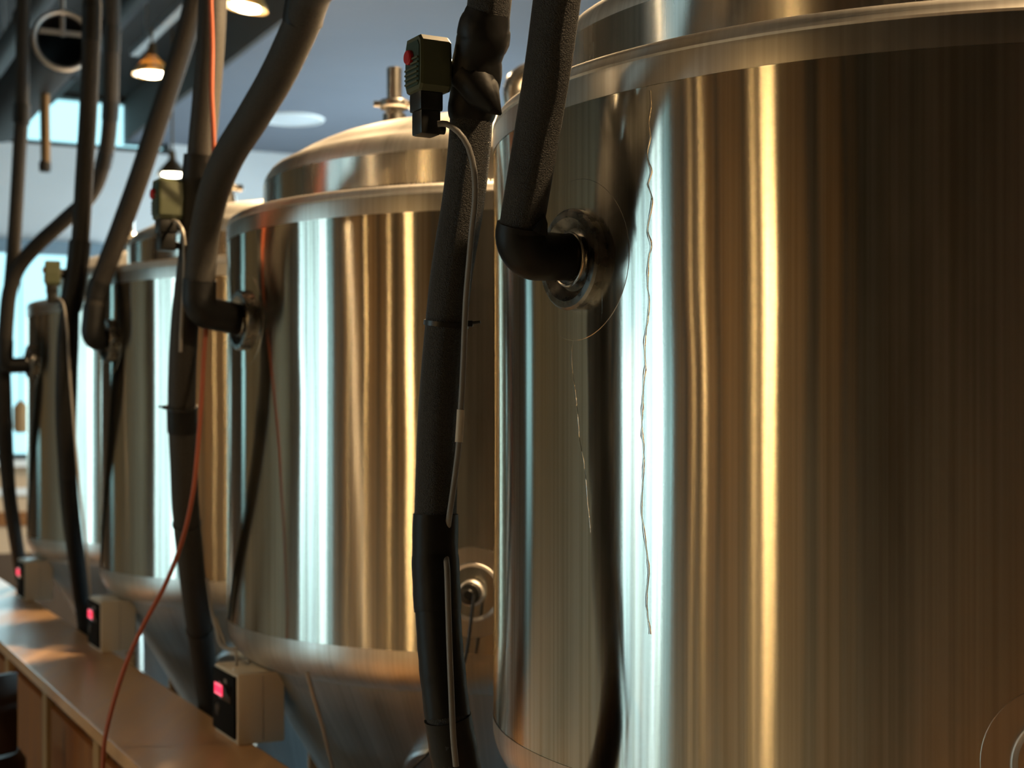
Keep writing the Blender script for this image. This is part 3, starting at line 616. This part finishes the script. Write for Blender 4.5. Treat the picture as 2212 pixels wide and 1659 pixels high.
cable('sensor_cable', 'thin black cable hanging from the round port of the second tank', [(1024, 1285, 3.105), (1021, 1310, 3.10), (1014, 1370, 3.10), (1005, 1425, 3.10), (985, 1500, 3.09), (960, 1580, 3.08), (930, 1622, 3.08), (890, 1660, 3.08), (850, 1700, 3.1)], .0036, 'darkcable')
cable('sensor_cable', 'pale cable hanging straight down below the second tank', [(664, 1450, 3.30), (676, 1500, 3.31), (694, 1560, 3.32), (712, 1630, 3.33), (735, 1720, 3.34)], .0048, 'greycable2')

# ------------------------------------------------------------------ ceiling: lamps, track, ducts, speaker
def spot(loc, power, color=(1, .68, .36), size=math.radians(150), blend=.8, rad=.05, target=None):
    l = bpy.data.lights.new('lamp_light', 'SPOT'); l.energy = power; l.color = color; l.spot_size = size; l.spot_blend = blend; l.shadow_soft_size = rad
    o = bpy.data.objects.new('lamp_light', l); COL.objects.link(o); o.location = loc
    if target is not None: o.rotation_euler = (Vector(target) - Vector(loc)).to_track_quat('-Z', 'Y').to_euler()
    return o
def bell_lamp(p, label, hang_to, tilt=(0, 0), k=1.0, power=60, group='bell lamps on the ceiling track', m='bell'):
    t = thing('bell_lamp', label, 'lamp', p, group, world_built=False)
    A = Matrix.Rotation(tilt[0], 4, 'X') @ Matrix.Rotation(tilt[1], 4, 'Y')
    mb = MB(); mb.lathe([(.104 * k, 0), (.098 * k, .018 * k), (.075 * k, .050 * k), (.045 * k, .085 * k), (.026 * k, .105 * k), (.024 * k, .108 * k), (.042 * k, .088 * k), (.072 * k, .054 * k), (.095 * k, .020 * k), (.101 * k, .001)], 32, A); mb.build('shade', m, t)
    mb = MB(); mb.lathe([(0, -.012 * k), (.045 * k, -.010 * k), (.068 * k, -.002 * k), (.066 * k, .012 * k), (0, .03 * k)], 28, A); mb.build('bulb', 'bulb', t)
    mb = MB(); mb.lathe([(0, .17 * k), (.020 * k, .17 * k), (.024 * k, .14 * k), (.028 * k, .10 * k), (0, .10 * k)], 20, A); mb.tube([A @ Vector((0, 0, .165 * k)), Vector((0, 0, .22 * k)), Vector((0, 0, hang_to - p.z))], .007, 8); mb.build('stem', 'lampmetal', t)
    spot(p + Vector((0, 0, -.03)), power); return t
TRZ = TCEIL - .30
def track_t(p): return p.dot(V)
L1 = pt(530, 18, 6.95); L2 = pt(328, 162, 8.24); L3 = pt(372, 378, 9.4)
bell_lamp(L1, 'bell lamp highest in view between the two slanting hoses', TRZ, (0, .15), 1.0, 300)
bell_lamp(L2, 'amber bell lamp glowing under the dark ceiling track', TRZ, (0, 0), 1.0, 300)
bell_lamp(L3, 'bell lamp hanging low before the pale end wall', TCEIL, (0, 0), .9, 25, m='lampmetal')
for k, (s_, t_) in enumerate(((5.58, 1.98), (3.3, 1.98), (2.52, 1.98), (.95, 1.98))):
    bell_lamp(row(s_, t_, EYE + 1.90), ['track bell lamp above the gap before the farthest tanks', 'track bell lamp above the second tank', 'track bell lamp above the nearest tank', 'track bell lamp behind the nearest tank'][k], TRZ, (0, 0), 1.0, (330, 700, 600, 300)[k])
bell_lamp(row(3.5, -1.2, EYE + 1.6), 'added bell lamp out of view over the aisle, brightening the wooden ledge', TCEIL, (0, 0), 1.0, 95)  # extra lamp above the view, added to brighten the ledge
tk = thing('lighting_track', 'grey lighting track hung under the dark ceiling', 'track', row(4.5, 1.96, TRZ))
rbox('rail', .2, 8.9, 1.935, 1.985, TRZ, TRZ + .04, 'dullmetal', tk)
for s_ in (1, 3, 5, 7.4, 8.6): rbox('hanger', s_ - .008, s_ + .008, 1.952, 1.968, TRZ + .04, TCEIL, 'dullmetal', tk)
# round duct with an open end and cross strap
dc = pt(136, 88, 6.4); dt = thing('ventilation_duct', 'short round duct with open end and cross strap near the ceiling', 'duct', dc, world_built=False)
A = axis_matrix((0, 0, 0), U); rr_ = .118
mb = MB(); mb.lathe([(rr_ - .016, 0), (rr_ + .008, 0), (rr_ + .008, .03), (rr_, .03), (rr_, 1.9), (rr_ - .006, 1.9), (rr_ - .006, .03)], 40, A); mb.build('duct_tube', 'ductdark', dt)
mb = MB(); mb.lathe([(rr_ + .002 + .012 * math.cos(q), .012 * math.sin(q)) for q in [2 * math.pi * k / 8 for k in range(9)]], 40, A); mb.build('end_ring', 'dullmetal', dt)
mb = MB(); mb.box(A @ Vector((0, .035, .01)), (.23, .012, .022), RR); mb.build('cross_strap', 'dullmetal', dt, smooth=False)
mb = MB(); mb.tube([A @ Vector((0, .02, .01)), A @ Vector((0, .13, .01)), Vector((0, 0, TCEIL - dc.z))], .011, 8); mb.build('hanger', 'dullmetal', dt)
pp = pt(97, 200, 6.9); po = thing('drop_pipe', 'short brown pipe hanging before the bright clerestory strip', 'pipe', pp, world_built=False)
mb = MB(); mb.tube([(0, 0, -.008), (0, 0, -.1), (.004, 0, -.33)], .022, 14); mb.build('pipe', 'lampmetal', po); mb = MB(); mb.lathe([(0, -.36), (.024, -.36), (.027, -.345), (.027, -.32), (.02, -.31)], 14); mb.build('pipe_cap', 'ductdark', po)
def duct_run(label, p, r, s_len, m):
    t = thing('round_duct', label, 'duct', p, world_built=False); A = axis_matrix((0, 0, 0), U)
    MB().lathe([(0, -3), (r, -3), (r, s_len), (0, s_len)], 32, A).build('duct_tube', m, t)
    s_ = -2.4
    while s_ < s_len - .1:
        MB().lathe([(r + .001, s_), (r + .012, s_ + .008), (r + .012, s_ + .03), (r + .001, s_ + .038)], 32, A).build('duct_joint', m, t); s_ += 1.2
    for s_ in (-1.5, .8, 3.0):
        if s_ < s_len: MB().tube([A @ Vector((0, 0, s_)) + Vector((0, 0, r)), A @ Vector((0, 0, s_)) + Vector((0, 0, TCEIL - p.z))], .008, 6).build('hanger', 'dullmetal', t)
duct_run('long pale round duct at top left under the dark ceiling', pt(60, 38, 7.6), .06, 3.2, 'duct')
duct_run('second round duct beside the open ended duct under the dark ceiling', pt(240, 58, 9.0), .055, 2.2, 'duct')
spk = thing('ceiling_speaker', 'round pale ceiling speaker in the blue grey soffit above the second tank', 'speaker', Vector((pt(630, 258, 1).x, 1, 0)) * ((2.11 - .004) * F / (HY - 258)) + Vector((0, 0, SOFFIT)), world_built=False)
mb = MB(); mb.lathe([(0, -.012), (.13, -.012), (.205, -.004), (.205, 0), (0, 0)], 48); mb.build('grille', 'speaker', spk)
mb = MB(); mb.lathe([(.205, 0), (.205, -.010), (.222, -.010), (.228, 0)], 48); mb.build('bezel', 'white', spk)

# ------------------------------------------------------------------ bar side of the room, seen in the steel
for s_ in (5.0, 4.2, 2.9, 1.35, -.35, -2.3, -4.2):  # unseen posts added to put dark streaks in the tanks' reflections
    rbox('streak_post', s_ - (.32 if s_ == -2.3 else .10), s_ + (.32 if s_ == -2.3 else .10), T0, T0 + .16, 0, TCEIL, 'dark_wood', wl)
for s_, p_ in ((4.6, 75), (3.5, 90), (2.2, 95), (.6, 95), (-1.2, 85), (-3.2, 65)):  # wall-wash spots without fixtures, added to warm the steel's reflections
    spot(row(s_, T0 + 1.7, TCEIL - .15), p_, (1, .66, .29), math.radians(100), .8, .06, row(s_, T0, 1.7))
for t_, p_ in ((-8.5, 45), (-5.5, 40), (-2.5, 40)):  # more added spots, lifting the back wall as the steel mirrors it
    spot(row(S0 + 1.4, t_, TCEIL - .15), p_, (1, .66, .34), math.radians(110), .8, .06, row(S0, t_, 1.4))
def globe(x, y, z, r, label, power):
    p = Vector((x, y, z)); t = thing('globe_pendant', label, 'lamp', p, 'warm globe pendants over the bar', world_built=False)
    mb = MB(); mb.lathe([(r * math.sin(math.pi * i / 14), -r * math.cos(math.pi * i / 14)) for i in range(15)], 24); mb.build('globe', 'globe_big' if r > .12 else 'globe', t)
    mb = MB(); mb.tube([(0, 0, r * .95), (0, 0, TCEIL - z)], .006, 8); mb.build('stem', 'lampmetal', t)
    l = bpy.data.lights.new('lamp_light', 'POINT'); l.energy = power; l.color = (1, .64, .27); l.shadow_soft_size = r + .01
    o = bpy.data.objects.new('lamp_light', l); COL.objects.link(o); o.location = p - Vector((0, 0, r + .03))
for k, (x, y, z, r) in enumerate(((-4.55, -1.28, 2.45, .14), (-6.5, -.1, 2.5, .06), (-7.9, -2.75, 2.6, .08), (-11.2, -.9, 2.5, .07))):
    globe(x, y, z, r, ['largest warm globe pendant over the bar aisle', 'warm globe pendant near the aisle window', 'warm globe pendant over the bar back', 'warm globe pendant beside the left wall'][k], (75, 9, 20, 8)[k])
